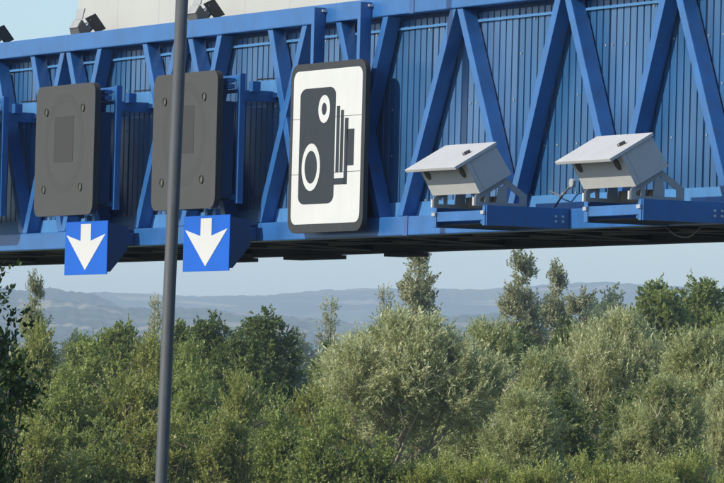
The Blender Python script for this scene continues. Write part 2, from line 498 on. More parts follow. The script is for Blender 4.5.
for (xa, xb) in ((216, 257), (301, 345), (402, 427)):
    ua = g(xa, 258, VB)[0]; ub = g(xb, 258, VB)[0]
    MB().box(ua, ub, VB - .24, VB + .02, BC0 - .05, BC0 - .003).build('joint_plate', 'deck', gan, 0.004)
# legs at both verges
for uu in (U0 + 0.3, U1 - 0.3):
    for vv in (0.1, VB - .1):
        MB().box(uu - .22, uu + .22, vv - .2 + (0.45 if vv < 1 else -.45), vv + .2 + (.45 if vv < 1 else -.45), 0, BC0 - .003).build('leg', 'blue', gan, 0.015)
    MB().box(uu - .5, uu + .5, -.1, VB + .1, 0, 0.35).build('footing', 'concrete', gan, 0.02)

# ------------------------------------------------------------------ pale message board on the gantry roof
uL = g(78, 15, 0.62)[0]
brd = gthing('message_board', 'large plain cream board standing on top of the blue gantry', 'board', uL, 0.62, 8.325)
nW, pw = 9, 1.22
for r_ in range(2):
    for c_ in range(nW):
        MB().box(c_ * pw + .0015, (c_ + 1) * pw - .0015, 0, .04, .004 + r_ * 1.15 + .0015, .004 + (r_ + 1) * 1.15 - .0015).build('panel', 'cream', brd)
MB().box(0.02, nW * pw - .02, .043, .32, .02, 2.29).build('casing', 'cream', brd, .01)
for c_ in range(5):
    MB().box(.3 + c_ * 2.55, .42 + c_ * 2.55, .1, .25, -.165, .018).build('foot', 'blue', brd)

# ------------------------------------------------------------------ speed camera sign
SV = -0.20
sx0, sz0 = g(289.2, 145, SV)[0], 5.79
sw, sh = g(364.0, 145, SV)[0] - sx0, 1.865
sgn = gthing('speed_camera_sign', 'white square sign with black camera symbol and dark rounded border', 'sign', sx0, SV, sz0)
MB().prism(rrect(0, sw, 0, sh, .17, .15), 0.004, 0.060).build('backing', 'sign_grey', sgn, 0.004)
# white face in three boards with hairline joints
bl, br, bb, bt = .085, .075, .095, .08
zj = [g(325, 173, SV)[1] - sz0, g(325, 117.5, SV)[1] - sz0]
face = rrect(bl, sw - br, bb, sh - bt, .115, .10)
lev = [bb, zj[0], zj[1], sh - bt]
for i in range(3):
    lo, hi = lev[i] + (0.003 if i else 0), lev[i + 1] - (0.003 if i < 2 else 0)
    poly = [p for p in face if lo - 1e-6 <= p[1] <= hi + 1e-6]
    if i == 0: poly = [p for p in poly if p[1] < .5]; poly = sorted(poly, key=lambda p: math.atan2(p[1] - .4, p[0] - sw / 2)); poly = poly + [(sw - br, hi), (bl, hi)]
    elif i == 1: poly = [(bl, lo), (sw - br, lo), (sw - br, hi), (bl, hi)]
    else:
        poly = [p for p in face if p[1] > lo + .1]; poly = [(bl, lo), (sw - br, lo)] + poly
    # order round the centre
    cx = sum(p[0] for p in poly) / len(poly); cz = (lo + hi) / 2
    poly = sorted(poly, key=lambda p: math.atan2(p[1] - cz, p[0] - cx))
    MB().prism(poly, 0.0, 0.0045).build('face_board', 'sign_white', sgn)
def spx(x, y):
    a, b = g(x, y, SV); return a - sx0, b - sz0
def srect(mb, xa, xb, ya, yb, y0=-.003):
    a = spx(xa, ya); b = spx(xb, yb)
    mb.box(a[0], b[0], y0, -.0005, b[1], a[1])
sym = MB()
p0 = spx(301.0, 89.5); p1 = spx(333.2, 203)
body = rrect(p0[0], p1[0], p1[1], p0[1], .15, .09)
ca = spx(311.2, 167.3); cb = spx(324.7, 109)
sc_u = (spx(331, 130)[0] - spx(321, 130)[0]) / 10; sc_w = (spx(325, 120)[1] - spx(325, 130)[1]) / 10
sym.prism(body, -.003, -.0005)
srect(sym, 337.2, 338.5, 106, 172); srect(sym, 341.2, 342.5, 110, 172); srect(sym, 345.2, 346.9, 118, 184)
srect(sym, 333.6, 345.4, 178.5, 184); srect(sym, 346.9, 353.6, 129, 165)
sym.build('camera_symbol', 'sign_black', sgn)
rg = MB()
rg.ring(ca[0], ca[1], 9.2 * sc_u, 6.3 * sc_u, 23.8 * sc_w, 16.5 * sc_w, -.006, -.0032)
rg.ring(cb[0], cb[1], 5.8 * sc_u, 2.5 * sc_u, 14 * sc_w, 6.3 * sc_w, -.006, -.0032)
rg.build('lens_rings', 'sign_white', sgn)
for xx in (311.5, 357.5):
    uu = g(xx, 15, -.138)[0] - sx0
    MB().box(uu, uu + .075, .062, .197, .06, 8.285 - sz0).build('post', 'blue', sgn, .005)
    MB().box(uu + .077, uu + .11, .150, .196, 8.235 - sz0, 8.262 - sz0).build('clamp_bolt', 'bolt', sgn)

# ------------------------------------------------------------------ lane signals and lane arrows
def make_signal():
    t = tag(empty('lane_signal', (0, 0, 0)), None, 'traffic signal', 'lane signals on the gantry')
    W, Hh = 1.755, 1.555
    MB().prism(rrect(0, W, 0, Hh, .13, .13), 0, .012).build('front_plate', 'signal', t, .004)
    MB().prism(rrect(.004, W - .004, .004, Hh - .004, .126, .126), .0125, .075).build('casing', 'signal_side', t)
    for (x, z) in ((.30, .32), (W - .36, .33), (.33, Hh - .31), (W - .34, Hh - .29)):
        ln = MB().ring(x, z, .047, .043, .047, .043, -.015, .001, 20).build('lantern', 'lantern_rim', t)
        d = MB(); d.prism([(x + .0425 * math.cos(i * .3142), z + .0425 * math.sin(i * .3142)) for i in range(20)], -.006, -.0005)
        d.build('lens', 'lantern', ln)
    mat = MB(); mat.box(.57, 1.14, -.003, -.0005, .64, 1.18); mat.build('matrix_display', 'signal_led', t)
    MB().ring(.86, .86, .60, .49, .60, .49, -.0007, -.0004, 40).build('ring_display', 'signal_ring', t)
    # support frame between the sign and the truss
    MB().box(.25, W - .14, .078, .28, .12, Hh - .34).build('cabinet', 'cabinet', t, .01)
    MB().box(.15, W + .0, .26, .30, Hh - .105, Hh - .045).build('top_rail', 'blue', t, .004)
    MB().box(.15, W + .0, .26, .30, Hh - .245, Hh - .205).build('upper_rail', 'blue', t, .004)
    MB().box(.15, W + .0, .26, .30, .10, .16).build('bottom_rail', 'blue', t, .004)
    for uu in (.12, W - .02):
        MB().box(uu, uu + .07, .255, .325, .06, Hh - .03).build('post', 'blue', t, .005)
        MB().box(uu + .005, uu + .065, .327, .72, Hh - .335, Hh - .215).build('arm', 'blue', t, .005)
        if uu < 1: MB().box(uu + .005, uu + .065, .327, .522, .02, .12).build('arm', 'blue', t, .005)
    for zz in (Hh - .20, Hh - .13):
        MB().box(W - .30, W - .08, .16, .25, zz, zz + .05).build('hinge_block', 'blue', t, .006)
    MB().box(W + .06, W + .16, .36, .46, Hh - .235, Hh - .12).build('junction_box', 'blue', t, .006)
    MB().prism([(W - .35, 1.27), (W + .48, 1.27), (W + .28, 1.47), (W - .35, 1.47)], .660, .672).build('back_plate', 'clad_strip', t)
    MB().tube([(W - .35, .655, 1.49), (W + .1, .65, 1.485), (W + .26, .65, 1.47), (W + .36, .65, 1.40), (W + .48, .65, 1.24)], .009, 6).build('conduit', 'sign_black', t)
    return t
sig0 = make_signal()
siglab = ['dark grey square lane signal, the middle one, behind the lamp column', 'dark grey square lane signal standing clear beside the lamp column above an arrow plate', 'dark grey lane signal at the far end of the gantry']
siglab = ['blank dark grey square lane signal partly hidden by the tall lamp column', 'blank dark grey square lane signal wholly in view over a down arrow', 'blank lane signal farthest along the gantry from the camera sign']
for i, uu in enumerate((-4.48, -7.925, -11.37)):
    s_ = sig0 if i == 0 else copy_tree(sig0)
    s_.location = gp(uu, -.525, 6.09); s_.rotation_euler = (0, 0, ROTZ); s_['label'] = siglab[i]

def make_arrow():
    t = tag(empty('lane_arrow_sign', (0, 0, 0)), None, 'sign', 'down arrow plates under the lane signals')
    W, Hh = 1.25, .63
    MB().box(0, W, 0, .012, 0, Hh).build('plate', 'arrow_blue', t, .003)
    cx = .62
    poly = [(cx, .055), (1.20, .475), (cx + .15, .40), (cx + .15, .60), (cx - .15, .60), (cx - .15, .40), (.045, .475)]
    MB().prism(poly, -.004, -.0006).build('arrow', 'arrow_white', t)
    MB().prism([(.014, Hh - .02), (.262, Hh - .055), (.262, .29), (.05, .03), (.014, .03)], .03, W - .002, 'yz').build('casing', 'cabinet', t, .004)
    for x in (.5, .72):
        MB().box(x, x + .07, .03, .09, Hh - .04, Hh + .075).build('hanger', 'clad_strip', t)
    MB().box(.1, .16, .2635, .396, .36, .5).build('bracket', 'blue', t); MB().box(W - .2, W - .14, .2635, .396, .36, .5).build('bracket', 'blue', t)
    return t
ar0 = make_arrow()
arlab = ['blue plate with white down arrow just behind the lamp column', 'blue plate with white down arrow under the unobstructed lane signal']
for i, uu in enumerate((-3.82, -7.235)):
    s_ = ar0 if i == 0 else copy_tree(ar0)
    s_.location = gp(uu, -.40, 5.388); s_.rotation_euler = (0, 0, ROTZ); s_['label'] = arlab[i]

# ------------------------------------------------------------------ enforcement cameras on outrigger platforms
def make_platform():
    t = tag(empty('camera_platform', (0, 0, 0)), None, 'bracket', 'outrigger platforms on the gantry')
    W = 1.215; D = .945           # local y = 0 at the front, D at the chord
    for (xa, xb) in ((0, .024), (W - .024, W)):
        a_ = MB().box(xa, xb, 0, D - .004, 0, .205).build('arm', 'blue', t, .004)
        for yy in (D - .16, D - .08):
            for zz in (.07, .12):
                MB().tube([((xa - .012), yy, zz), ((xb + .012), yy, zz)], .015, 8).build('bolt', 'bolt', a_)
    MB().box(.10, W - .085, -.004, .055, .055, .155).build('front_beam', 'blue', t, .005)
    for (xa, xb) in ((.026, .098), (W - .083, W - .026)):
        c_ = MB().prism([(xa, 0), (xb if xa < .5 else xb, 0), (xb, .19), ((xa + xb) / 2, .215), (xa, .19)], -.010, .010).build('end_plate', 'blue', t, .003)
        MB().box((xa + xb) / 2 - .035, (xa + xb) / 2 + .035, -.030, -.011, .115, .150).build('bolt', 'bolt', c_)
    MB().box(.03, W - .03, .06, D - .01, .020, .028).build('tray', 'deck', t)
    MB().box(W - .16, W - .13, .012, .03, .02, .054).build('lug', 'blue', t)
    MB().box(.03, W - .03, D - .30, D - .24, .03, .11).build('cross_member', 'blue', t)
    return t

def make_camera():
    t = tag(empty('enforcement_camera', (0, 0, 0)), None, 'camera', 'enforcement cameras in white housings')
    # local origin: left front of the platform top; y back, z up; housing pitched down 30.5 degrees
    A = math.radians(30.5)
    ca, sa = math.cos(A), math.sin(A)
    W = 1.07
    def Q(s, n):                      # s along the axis (back/up), n down the front face
        return (s * ca + n * sa - .345, .375 + s * sa - n * ca)
    # lid
    lid = [Q(-.005, 0), Q(.535, 0), Q(.535, .030), Q(.50, .034), Q(-.002, .034)]
    lo = MB().prism(lid, -.045, W + .02, 'yz').build('lid', 'box_white', t, .006)
    c = Q(.30, -.004)
    # latch on the lid
    lx = W * .80
    MB().tube([(lx, Q(.265, -.012)[0], Q(.265, -.012)[1]), (lx + .03, Q(.325, -.012)[0], Q(.325, -.012)[1])], .020, 8).build('latch', 'black', lo)
    MB().tube([(lx - .012, Q(.250, -.016)[0], Q(.250, -.016)[1]), (lx - .006, Q(.262, -.016)[0], Q(.262, -.016)[1])], .014, 8).build('latch_knob', 'brown_plate', lo)
    # body: front hood section and rear section with a seam
    hood = [Q(.13, .036), Q(.185, .036), Q(.185, .375), Q(.13, .375)]
    MB().prism(hood, .0, W, 'yz').build('hood', 'box_white', t, .003)
    body = [Q(.189, .036), Q(.52, .036), Q(.545, .375), Q(.189, .375)]
    MB().prism(body, .004, W - .004, 'yz').build('body', 'box_white', t, .004)
    # two oval lens windows in the front face
    for x in (.13, W - .15):
        n = 20; vs = []; n0 = .125
        for dep in (.1285, .120):
            for i in range(n):
                a = 2 * math.pi * i / n
                y, z = Q(dep, n0 + .064 * math.sin(a)); vs.append((x + .050 * math.cos(a), y, z))
        m_ = MB(); m_.add(vs, [tuple(range(n, 2 * n))] + [(i, (i + 1) % n, n + (i + 1) % n, n + i) for i in range(n)])
        m_.build('lens_window', 'lens_dark', t)
    # bracket: two side plates with cut-outs, made as frames
    for x0 in (.06, W - .075):
        x1 = x0 + .012
        fr = MB()
        fr.prism([(-.062, -.006), (-.005, -.006), (-.005, .133), (-.062, .099)], x0, x1, 'yz')                 # front post
        fr.prism([(-.004, .133), (-.004, .072), (.265, .232), (.265, .297)], x0, x1, 'yz')                     # sloping rest
        fr.prism([(.266, .297), (.266, .215), (.455, .092), (.525, .122)], x0, x1, 'yz')                        # back slope
        fr.prism([(-.004, -.006), (.525, -.006), (.525, .034), (-.004, .034)], x0, x1, 'yz')                    # base
        fr.prism([(.440, .035), (.525, .035), (.525, .121), (.456, .091), (.440, .100)], x0, x1, 'yz')          # rear post
        fr.prism([(.180, .035), (.305, .035), (.290, .198), (.264, .214), (.200, .192)], x0, x1, 'yz')          # middle post
        fr.prism([(.050, .035), (.095, .035), (.095, .130), (.050, .104)], x0, x1, 'yz')
        fr.build('side_plate', 'box_bracket', t)
        MB().box(x0 - .03, x0 + .005, -.075, -.064, -.004, .078).build('lit_plate_edge', 'box_white', t)  # white bar paints the sunlit front edge of the side plate
    MB().box(.08, W - .08, .30, .315, .0, .11).build('cross_plate', 'brown_plate', t)
    MB().tube([(W - .2, .10, .12), (W - .18, .14, .02), (W - .3, .22, .0), (W - .3, .26, .10)], .016, 6).build('cable', 'cable', t)
    return t
pl0 = make_platform(); cm0 = make_camera()
plab = ['blue outrigger platform bolted to the gantry nearer the camera symbol sign', 'blue outrigger platform bolted to the gantry farther from the camera symbol sign']
clab = ['white tilted camera housing on outrigger nearer the camera symbol sign', 'white tilted camera housing with white conduit cap standing beside its outrigger']
for i, (uu, wz) in enumerate(((3.59, 0.0), (6.885, -.012))):
    p_ = pl0 if i == 0 else copy_tree(pl0)
    p_.location = gp(uu, -.945, BC0 + wz); p_.rotation_euler = (0, 0, ROTZ); p_['label'] = plab[i]
    c_ = cm0 if i == 0 else copy_tree(cm0)
    c_.location = gp(uu + .065, -.945, BC0 + wz + .205); c_.rotation_euler = (0, 0, ROTZ); c_['label'] = clab[i]
    if i == 1: c_['label'] = 'white tilted camera housing on outrigger farther from the camera symbol sign'

# conduit stub with pale cap between the two cameras, and a cable loop under the platform
cu = gthing('cable_conduit', 'bent grey conduit with pale oval cap against ribbed cladding', 'conduit', g(556, 206, .08)[0], .08, BC1)
def cl(x, y): 
    a = g(x, y, .08); b = g(556, 206, .08); return (a[0] - b[0], 0, a[1] - BC1)
MB().tube([cl(555, 207), cl(558, 202), cl(563, 195), cl(568, 188.5), cl(572, 186)], .011, 8).build('pipe', 'cable', cu, smooth=True)
a_ = cl(572.5, 183)
MB().prism(rrect(a_[0] - .045, a_[0] + .045, a_[2] - .045, a_[2] + .045, .044, .035), -.02, .02).build('cap', 'box_bracket', cu, .006)
MB().tube([cl(550, 191), cl(556, 194), cl(562, 196)], .007, 6).build('bracket', 'cable', cu)
b0 = g(665, 226, .05)
cb_ = gthing('hanging_cable', 'thin cable looping down below the gantry bottom chord', 'cable', b0[0], .05, BC0 - .003)
pts = []
for (x, y) in ((665, 224), (668, 229), (675, 235), (682, 237.2), (688, 237.4), (694, 234), (699, 229), (702, 226)):
    a = g(x, y, .28); pts.append((a[0] - b0[0], .23, min(0.02, a[1] - (BC0 - .003))))
MB().tube(pts, .008, 6).build('cable', 'cable', cb_, smooth=True)

# ------------------------------------------------------------------ floodlights on the top chord
def make_flood():
    t = tag(empty('floodlight', (0, 0, 0)), None, 'floodlight', 'floodlights along the gantry top')
    side = [(0, .090), (.053, .185), (.168, .050), (.147, .012), (.020, .008)]
    MB().prism(side, -.27, 0, 'yz').build('housing', 'flood_shaded_grey', t, .006)
    MB().prism([(-.012, .088), (-.004, .092), (.048, .184), (.040, .186)], -.262, -.008, 'yz').build('lit_front_face', 'grey_metal', t, .002)  # lighter plate added so the housing front looks sunlit by colour
    MB().prism([(.085, .200), (.220, .268), (.365, .090), (.240, .030)], -.004, .010, 'yz').build('side_visor', 'black', t, .003)
    MB().prism([(.060, .195), (.075, .195), (.105, .325), (.090, .325)], -.245, -.03, 'yz').build('top_visor', 'grey_metal', t, .002)
    MB().prism([(.150, .03), (.162, .03), (.262, .160), (.250, .165)], -.27, -.006, 'yz').build('rear_visor', 'black', t, .002)
    MB().bar((-.02, .10, .13), (.003, .16, .19), .02, .02).build('hinge', 'grey_metal', t)
    MB().box(-.18, -.08, .03, .12, 0, .012).build('foot', 'black', t)
    return t
f0 = make_flood()
flab = ['black floodlight with open visor on the top chord over the clear lane signal', 'black floodlight on the top chord half hidden by lamp column', 'black floodlight on the top chord farthest from the camera sign']
for i, (x, y) in enumerate(((78, 33), (196, 18.5), (-13, 45))):
    s_ = f0 if i == 0 else copy_tree(f0)
    s_.location = gp(g(x, y, .1)[0], .10, TC1 + .002); s_.rotation_euler = (0, 0, ROTZ); s_['label'] = flab[(0, 1, 2)[i]]

# ------------------------------------------------------------------ lamp column in the central reserve
dl = 64.0
pb = at(161.2, 483, dl); ptp = at(182.0, 0, dl)
dz = (ptp - pb) / (ptp.z - pb.z)
base = pb - dz * pb.z
lc = tag(empty('lamp_column', base), 'tall grey steel lamp column passing in front of the blue gantry', 'lamp post')
mb = MB(); Hc = 12.0
mb.tube([dz * 0, dz * 1.2], .105, 24); mb.build('base', 'galv', lc, smooth=False)
mb = MB(); mb.tube([dz * 1.2, dz * 1.35, dz * Hc], [.105, .0655, .0655], 28); o = mb.build('shaft', 'galv', lc, smooth=True)
mb = MB(); mb.tube([dz * Hc, dz * Hc + Vector((.5, .25, .25)), dz * Hc + Vector((1.5, .72, .32))], .045, 14); mb.build('bracket_arm', 'galv', lc, smooth=True)
mb = MB(); e_ = dz * Hc + Vector((1.5, .72, .32)); mb.bar(e_, e_ + Vector((.7, .34, .05)), .28, .14); mb.build('lantern_head', 'grey_metal', lc, .03)

# ------------------------------------------------------------------ trees
def leaf_mat(name, dark, light, gloss=0.35, trans=0.35):
    m, nt, out = new_mat(name)
    N, L = nt.nodes, nt.links
    at_ = N.new('ShaderNodeAttribute'); at_.attribute_name = 'tint'
    cr = N.new('ShaderNodeValToRGB')
    cr.color_ramp.elements[0].color = (*dark, 1); cr.color_ramp.elements[1].color = (*light, 1)
    L.new(at_.outputs['Fac'], cr.inputs[0])
    b = N.new('ShaderNodeBsdfPrincipled'); b.inputs['Roughness'].default_value = 0.45
    b.inputs['Specular IOR Level'].default_value = gloss
    L.new(cr.outputs[0], b.inputs['Base Color'])
    tr = N.new('ShaderNodeBsdfTranslucent')
    hs = N.new('ShaderNodeHueSaturation'); hs.inputs['Saturation'].default_value = 1.15; hs.inputs['Value'].default_value = 1.2; hs.inputs['Hue'].default_value = 0.485
    L.new(cr.outputs[0], hs.inputs['Color']); L.new(hs.outputs[0], tr.inputs[0])
    mx = N.new('ShaderNodeMixShader'); mx.inputs[0].default_value = trans
    L.new(b.outputs[0], mx.inputs[1]); L.new(tr.outputs[0], mx.inputs[2]); L.new(mx.outputs[0], out.inputs['Surface'])
    return m
M['bark'] = paint('bark', (0.13, 0.105, 0.075), 0.9, 0.3, 0.4, 6.0, bump=0.6)
M['bark_pale'] = paint('bark_pale', (0.36, 0.31, 0.23), 0.9, 0.3, 0.3, 6.0, bump=0.6)
LM = {
 'willow': leaf_mat('willow_leaves', (0.120, 0.152, 0.034), (0.60, 0.63, 0.31), 0.5, 0.42),
 'willow_pale': leaf_mat('pale_willow_leaves', (0.155, 0.182, 0.045), (0.70, 0.72, 0.41), 0.5, 0.42),
 'olive': leaf_mat('olive_leaves', (0.092, 0.122, 0.022), (0.52, 0.54, 0.18), 0.5, 0.46),
 'olive_green': leaf_mat('olive_green_leaves', (0.075, 0.115, 0.022), (0.44, 0.50, 0.16), 0.5, 0.42),
 'alder': leaf_mat('alder_leaves', (0.045, 0.082, 0.022), (0.27, 0.33, 0.10), 0.4, 0.40),
 'green': leaf_mat('green_leaves', (0.085, 0.135, 0.030), (0.40, 0.46, 0.15), 0.45, 0.45),
 'poplar': leaf_mat('poplar_leaves', (0.115, 0.135, 0.045), (0.58, 0.58, 0.36), 0.5, 0.42),
 'bright': leaf_mat('yellow_green_leaves', (0.120, 0.160, 0.030), (0.54, 0.57, 0.19), 0.45, 0.48),
 'dark': leaf_mat('dark_leaves', (0.022, 0.045, 0.012), (0.080, 0.120, 0.034), 0.4, 0.25),
}

def unit(a): return a / np.maximum(np.linalg.norm(a, axis=-1, keepdims=True), 1e-9)

def make_tree(name, leafm, seed, H, R, z0, shape, nlobe, lrad, ncl, nshoot, nleaf, L, Wd, slen, up, crad, limbs=6, trunk_r=.11, bark='bark', limb_r=.04, stems=1, flat=.85, fz=None, tip=.15, front=0):
    rs = np.random.RandomState(seed)
    prof = {'round': lambda t: np.sqrt(np.clip(1 - (2 * t - .85) ** 2 / 1.35, 0.02, 1)),
            'dome': lambda t: np.sqrt(np.clip(1 - t ** 2.2, 0.01, 1)) * (0.82 + .18 * np.minimum(t * 4, 1)),
            'full': lambda t: np.sqrt(np.clip(1 - t ** 3.2, .03, 1)) * (.72 + .28 * np.minimum(t * 2.5, 1)),
            'column': lambda t: np.clip(np.minimum(t * 3 + .5, 1) * (1 - t ** 4) ** .7, .05, 1)}[shape]
    # the crown is a heap of leafy lobes; each lobe carries clumps on its outer shell
    LC = []; LR = []
    tries = 0
    while len(LC) < nlobe and tries < 4000:
        tries += 1
        t_ = rs.rand() ** (.7 if shape == 'full' else 1); pr_ = float(prof(np.array([t_]))[0])
        if rs.rand() > pr_ ** 1.2 + (.35 if shape == 'column' else .1): continue
        r_ = lrad * R * (.65 + .7 * rs.rand()) * ((.72 + .28 * pr_) if shape == 'column' else (.55 + .45 * pr_))
        a_ = rs.rand() * 6.283
        q_ = max(0.0, R * pr_ - r_ * .75) * (.35 + .65 * rs.rand() ** .5) * (.85 + .3 * rs.rand())
        zc = z0 + (H - z0 - r_ * .9) * t_
        c_ = np.array([q_ * math.cos(a_), q_ * math.sin(a_), zc])
        if LC and min(np.linalg.norm(c_ - k_) / (r_ + m_) for k_, m_ in zip(LC, LR)) < (.34 if shape == 'full' else .42): continue
        LC.append(c_); LR.append(r_)
    LC = np.array(LC); LR = np.array(LR)
    w_ = LR ** 2 / np.sum(LR ** 2)
    lob = rs.choice(len(LC), ncl, p=w_)
    d_ = unit(rs.randn(ncl, 3) + np.array([0, 0, .45]))
    C = LC[lob] + d_ * (LR[lob] * (.55 + .5 * rs.rand(ncl) ** .7))[:, None] * np.array([1, 1, flat])
    ok = (C[:, 2] > z0 * .5) & (C[:, 2] < H); C = C[ok]; d_ = d_[ok]; lob = lob[ok]; n = len(C)
    if front:
        thin = (C[:, 1] < -.1 * R) & (C[:, 2] < H * .68) & (np.abs(C[:, 0] - .2) < R * .55) & (rs.rand(n) < .40)
        C = C[~thin]; d_ = d_[~thin]; lob = lob[~thin]; n = len(C)
    ltone = rs.randn(len(LC)) * .5
    # branches
    br = MB()
    P = []; PR = []
    ends = []
    for s_ in range(stems):
        off = Vector((rs.randn() * .25 * R * (stems > 1), rs.randn() * .25 * R * (stems > 1), 0))
        if shape == 'column':
            top = Vector((rs.randn() * .1, rs.randn() * .1, H * .93))
            pts = [Vector((0, 0, -.05)) + off, Vector((.05, .02, H * .3)) + off * .6, Vector((-.04, .05, H * .65)) + off * .4, top]
            br.tube(pts, [trunk_r, trunk_r * .75, trunk_r * .45, .012], 8)
            for i in range(24):
                q = i / 23.0
                P.append(np.array(pts[0] * (1 - q) + pts[-1] * q)); PR.append(trunk_r * (1 - q) + .01)
        else:
            fork = Vector((rs.randn() * .12 * R, rs.randn() * .12 * R, (fz or z0) * (.75 + .3 * rs.rand()))) + off
            br.tube([off * .6 + Vector((0, 0, -.05)), off * .8 + Vector((rs.randn() * .05, rs.randn() * .05, fork.z * .5)), fork], [trunk_r * 1.25, trunk_r, trunk_r * .85], 9)
            for k in range(limbs + front):
                a = 2 * math.pi * (k + rs.rand() * .7) / limbs
                if k >= limbs: a = math.radians(-165 + 150 * (k - limbs + .5 * rs.rand()) / max(1, front - 1))
                q = .45 + .4 * rs.rand(); rad = R * q
                zz = z0 + (H - z0) * (.45 + .4 * rs.rand())
                if k >= limbs: rad = R * (.72 + .25 * rs.rand()); zz = H * (.56 + .26 * rs.rand())
                e = Vector((rad * math.cos(a), rad * math.sin(a), zz))
                m1 = fork.lerp(e, .35) + Vector((rs.randn() * .10 * R, rs.randn() * .10 * R, rs.randn() * .06 * H))
                m2 = fork.lerp(e, .7) + Vector((rs.randn() * .09 * R, rs.randn() * .09 * R, rs.randn() * .05 * H))
                l0 = limb_r * (.8 + .5 * rs.rand()) * (.62 if k >= limbs else 1)
                ctrl = [fork, m1, m2, e]
                br.tube(ctrl, [l0 * 1.2, l0 * .9, l0 * .55, .008], 7)
                for s0 in range(3):
                    for q in (0.15, .4, .65, .9):
                        P.append(np.array(ctrl[s0].lerp(ctrl[s0 + 1], q))); PR.append(l0)
    P = np.array(P)
    sub = rs.permutation(n)[:min(n, 220)]
    for i in sub:
        c = C[i]; dd = np.linalg.norm(P - c, axis=1) + 1.2 * np.maximum(P[:, 2] - c[2] + .1, 0)
        j = int(np.argmin(dd)); p = Vector(P[j]); q = Vector(c)
        mid = p.lerp(q, .5) + Vector((rs.randn(), rs.randn(), rs.randn() * .6)) * .08 * (q - p).length + Vector((0, 0, -.04 * (q - p).length))
        br.tube([p, mid, q], [min(.022, PR[j] * .6), .013, .006], 5, cap=False)
    # shoots
    o = d_
    ns = n * nshoot
    ci = np.repeat(np.arange(n), nshoot)
    S0 = C[ci] + rs.randn(ns, 3) * crad * np.array([1, 1, .8])
    sd = unit(o[ci] * .8 + rs.randn(ns, 3) * .45 + np.array([0, 0, up]))
    sl = slen * (.55 + .8 * rs.rand(ns))
    # leaves
    li = np.repeat(np.arange(ns), nleaf); nl = len(li)
    f = (np.tile(np.arange(nleaf), ns) + rs.rand(nl)) / nleaf
    base = S0[li] + sd[li] * (f * sl[li])[:, None] + np.array([0, 0, -.12]) * (f ** 2 * sl[li])[:, None] * (up < .5)
    pr = unit(np.cross(sd[li], rs.randn(nl, 3)))
    ld = unit(sd[li] * (.55 + .5 * f)[:, None] + pr * .85 + np.array([0, 0, -.10]))
    sidev = unit(np.cross(ld, rs.randn(nl, 3) * .55 + np.array([0, 0, .45]) + o[ci][li] * .9))
    ll = L * (.6 + .7 * rs.rand(nl)); ww = Wd * (.7 + .6 * rs.rand(nl))
    nrm = np.cross(ld, sidev)
    v0 = base; v2 = base + ld * ll[:, None] + nrm * (-.12 * ll)[:, None]
    md = base + ld * (ll * .45)[:, None]
    v1 = md + sidev * (ww * .5)[:, None]; v3 = md - sidev * (ww * .5)[:, None]
    V = np.stack([v0, v1, v2, v3], 1).reshape(-1, 3)
    me = bpy.data.meshes.new(name + '_crown')
    me.vertices.add(len(V)); me.vertices.foreach_set('co', V.astype(np.float32).ravel())
    me.loops.add(nl * 4); me.loops.foreach_set('vertex_index', np.arange(nl * 4, dtype=np.int32))
    me.polygons.add(nl); me.polygons.foreach_set('loop_start', np.arange(0, nl * 4, 4, dtype=np.int32))
    me.polygons.foreach_set('loop_total', np.full(nl, 4, dtype=np.int32))
    tint = np.clip((.47 + .13 * ltone[lob][ci][li] + .10 * rs.randn(n)[ci][li]) + .10 * rs.randn(ns)[li] + .17 * rs.randn(nl) + tip * (f - .4), 0, 1)
    a = me.attributes.new('tint', 'FLOAT', 'POINT'); a.data.foreach_set('value', np.repeat(tint, 4).astype(np.float32))
    me.materials.append(LM[leafm]); me.update(); me.validate()
    tm = br.mesh(name + '_trunk', [M[bark]], 0, True)
    return dict(trunk=tm, crown=me, H=H, R=R)

TREES = {
 'willow_a': make_tree('willow', 'willow_pale', 11, 7.4, 3.3, 4.0, 'dome', 46, .27, 800, 9, 16, .155, .040, .56, .75, .16, 9, .15, 'bark_pale', limb_r=.075, fz=2.3, tip=.4, front=8),
 'willow_b': make_tree('willow', 'willow', 23, 7.2, 2.2, 1.6, 'full', 40, .32, 640, 9, 15, .150, .040, .52, .75, .15, 7, .12, 'bark_pale', tip=.4),
 'alder': make_tree('alder', 'alder', 31, 8.6, 2.0, 1.3, 'full', 64, .38, 1000, 8, 14, .105, .078, .30, .25, .16, 6, .12),
 'green': make_tree('tree', 'green', 41, 8.8, 2.0, 1.6, 'full', 70, .38, 1000, 8, 14, .108, .078, .32, .35, .16, 6, .12),
 'olive': make_tree('olive', 'olive', 47, 5.2, 1.55, .6, 'dome', 30, .30, 420, 8, 14, .100, .052, .40, .6, .13, 7, .06, limb_r=.025, stems=2),
 'olive_b': make_tree('olive', 'olive_green', 49, 5.2, 1.55, .6, 'full', 28, .34, 400, 8, 13, .090, .058, .34, .45, .14, 7, .06, limb_r=.025, stems=2),
 'bright': make_tree('bush', 'bright', 53, 4.0, 1.3, .5, 'dome', 26, .30, 330, 9, 14, .085, .042, .40, .8, .11, 7, .05, limb_r=.02, stems=2),
 'poplar': make_tree('poplar', 'poplar', 61, 13.0, 1.15, 2.0, 'column', 52, .46, 440, 7, 12, .125, .085, .46, 1.0, .14, trunk_r=.14),
 'poplar_thin': make_tree('poplar', 'poplar', 67, 11.5, 1.1, 2.0, 'column', 30, .42, 260, 6, 11, .125, .085, .50, 1.0, .13, trunk_r=.10),
 'dark': make_tree('hedgerow', 'dark', 71, 5.0, .75, .6, 'round', 26, .38, 400, 6, 11, .056, .036, .30, .3, .10, 8, .07, limb_r=.02),
 'far': make_tree('far_tree', 'alder', 83, 18.0, 5.0, 2.0, 'full', 40, .40, 620, 8, 8, .36, .28, .8, .25, .42, 6, .3),
}

